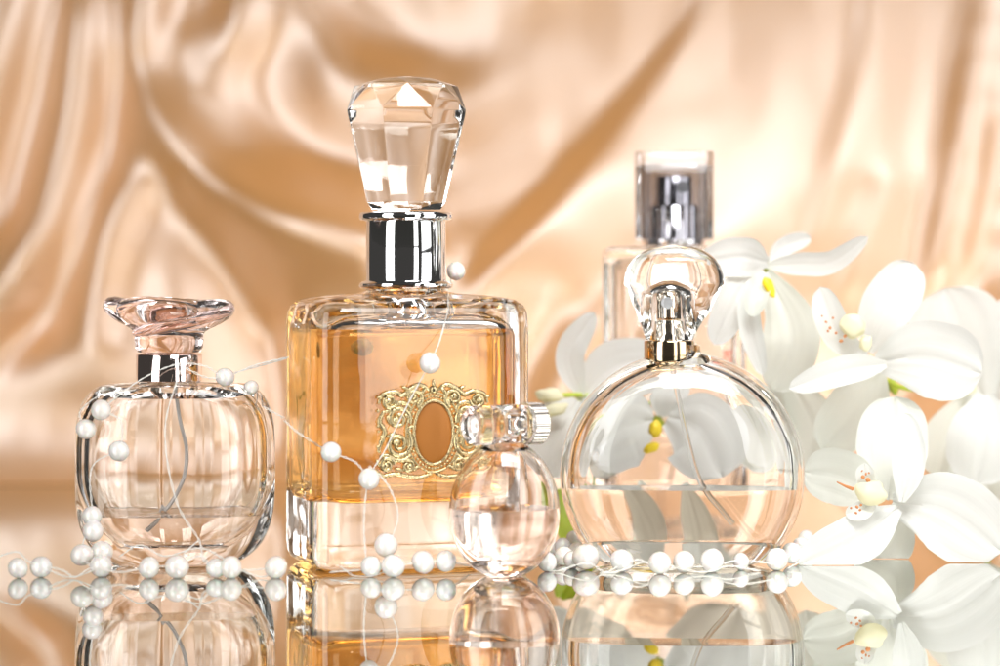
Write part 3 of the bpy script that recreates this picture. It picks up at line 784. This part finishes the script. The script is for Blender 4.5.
pearls(g2, [(430, 363, 70.9, 12), (331, 452, 71.0, 12), (369, 479, 70.8, 12), (386, 545, 70.6, 12.5), (371, 569, 70.3, 12), (393, 566, 70.2, 12), (423, 562, 70.6, 12.5), (446, 561, 70.7, 12),
            (456, 271, 75.3, 10.5), (301, 375, 76.2, 9), (353, 342, 76.6, 9)])
threads(g2, [[(447, 290, 74.6), (447, 310, 72.4), (440, 340, 71.3), (430, 363, 70.9), (410, 400, 71.0), (385, 450, 70.9), (369, 479, 70.8), (364, 520, 70.6), (366, 560, 70.4)],
             [(284, 420, 72), (300, 434, 71.6), (331, 452, 71.0), (355, 462, 70.9), (369, 479, 70.8)], [(369, 466, 70.8), (388, 485, 70.7), (398, 515, 70.6), (390, 542, 70.5), (386, 550, 70.5)],
             [(284, 418, 72), (262, 406, 73), (245, 395, 74.5)], [(330, 572, 70.6), (371, 569, 70.3), (393, 566, 70.2), (423, 562, 70.6), (446, 561, 70.7), (470, 566, 72)],
             [(456, 271, 75.3), (450, 282, 75.2), (447, 290, 74.6)], [(340, 566, 71.0), (360, 578, 70.2), (390, 570, 70.3)]])
g3 = thing('pearl_string', 'string of white pearls heaped around the foot of the round bottle', 'pearl string', (P(680, 0, 72).x, 2, 0), group='pearl strings among the bottles')
pearls(g3, [(547, 574, 71.6, 11), (564, 562, 73.2, 10.5), (572, 575, 72.4, 10), (563, 547, 74.2, 9), (577, 551, 74.0, 10), (586, 563, 72.0, 14), (556, 549, 74.8, 9), (622, 564, 71.5, 13), (660, 570, 71.0, 12.5),
            (684, 567, 71.3, 12.5), (712, 566, 71.4, 13), (777, 563, 71.9, 12.5), (792, 553, 73.4, 11), (801, 545, 75.0, 9), (741, 566, 72.0, 9), (574, 538, 75.8, 8.5), (806, 538, 76.4, 8)])
threads(g3, [[(547, 575, 71.5), (586, 563, 71.6), (605, 572, 71.3), (622, 564, 71.3), (640, 560, 71.2), (660, 570, 71), (684, 567, 71.2), (712, 566, 71.3), (741, 560, 71.5), (777, 563, 71.8), (792, 553, 73.2), (801, 545, 75), (806, 535, 76)],
             [(600, 576, 71), (622, 570, 71.2), (650, 562, 71.2), (700, 572, 71), (730, 566, 71.4), (760, 571, 71.6)], [(788, 568, 72), (800, 560, 73), (797, 549, 74)]])

# ------------------------------------------------------------------ lamps, world, camera
def area(name, loc, target, sx, sy, power, col=(1, 1, 1)):
    li = bpy.data.lights.new(name, 'AREA'); li.shape = 'RECTANGLE'; li.size = sx; li.size_y = sy; li.energy = power; li.color = col
    o = bpy.data.objects.new(name, li); COL.objects.link(o); o.location = loc
    o.rotation_euler = (Vector(target)-Vector(loc)).to_track_quat('-Z', 'Y').to_euler()
    return o
area('softbox_right', (1.12, -0.52, 0.46), (0.05, 0.16, 0.34), 0.70, 0.90, 7.1)
area('softbox_strip', (0.30, -0.50, 0.258), (0.0, 0.03, 0.258), 0.13, 0.50, 0.8)
area('softbox_left', (-0.50, -0.44, 0.29), (-0.03, 0.04, 0.29), 0.30, 0.57, 2.7)
fl_ = area('petal_fill_front', (0.12, -0.20, 0.36), (0.10, 0.075, 0.05), 0.28, 0.16, 0.42)  # unseen fill lamp, added to brighten the petals that face the camera
fl_.data.spread = R(64)

hl = area('petal_fill_overhead', (0.16, 0.09, 0.42), (0.14, 0.07, 0.0), 0.30, 0.14, 0.16)  # extra lamp out of view, added so the petals glow from above
hl.data.spread = R(95)
w = bpy.data.worlds.new('World'); scene.world = w; w.use_nodes = True
w.node_tree.nodes['Background'].inputs['Color'].default_value = (1.0, 0.95, 0.89, 1)
w.node_tree.nodes['Background'].inputs['Strength'].default_value = 0.055

cd = bpy.data.cameras.new('camera'); cam = bpy.data.objects.new('camera', cd); COL.objects.link(cam); scene.camera = cam
cam.location = (0, -0.70, 0.078); cam.rotation_euler = (PI/2, 0, 0)
cd.sensor_width = 36; cd.lens = 36*F/1000; cd.clip_start = 0.02; cd.clip_end = 20
cd.shift_y = -(333-HR)/1000
cd.dof.use_dof = True; cd.dof.focus_distance = 0.730; cd.dof.aperture_fstop = 8.0

scene.render.engine = 'CYCLES'
c = scene.cycles
c.max_bounces = 24; c.transmission_bounces = 22; c.glossy_bounces = 12; c.diffuse_bounces = 5; c.transparent_max_bounces = 16
c.caustics_reflective = True; c.caustics_refractive = True; c.blur_glossy = 0.3
c.sample_clamp_indirect = 15.0; c.use_denoising = True; c.use_adaptive_sampling = False
vs = scene.view_settings
vs.view_transform = 'Standard'; vs.look = 'None'; vs.exposure = -0.04; vs.gamma = 1.0
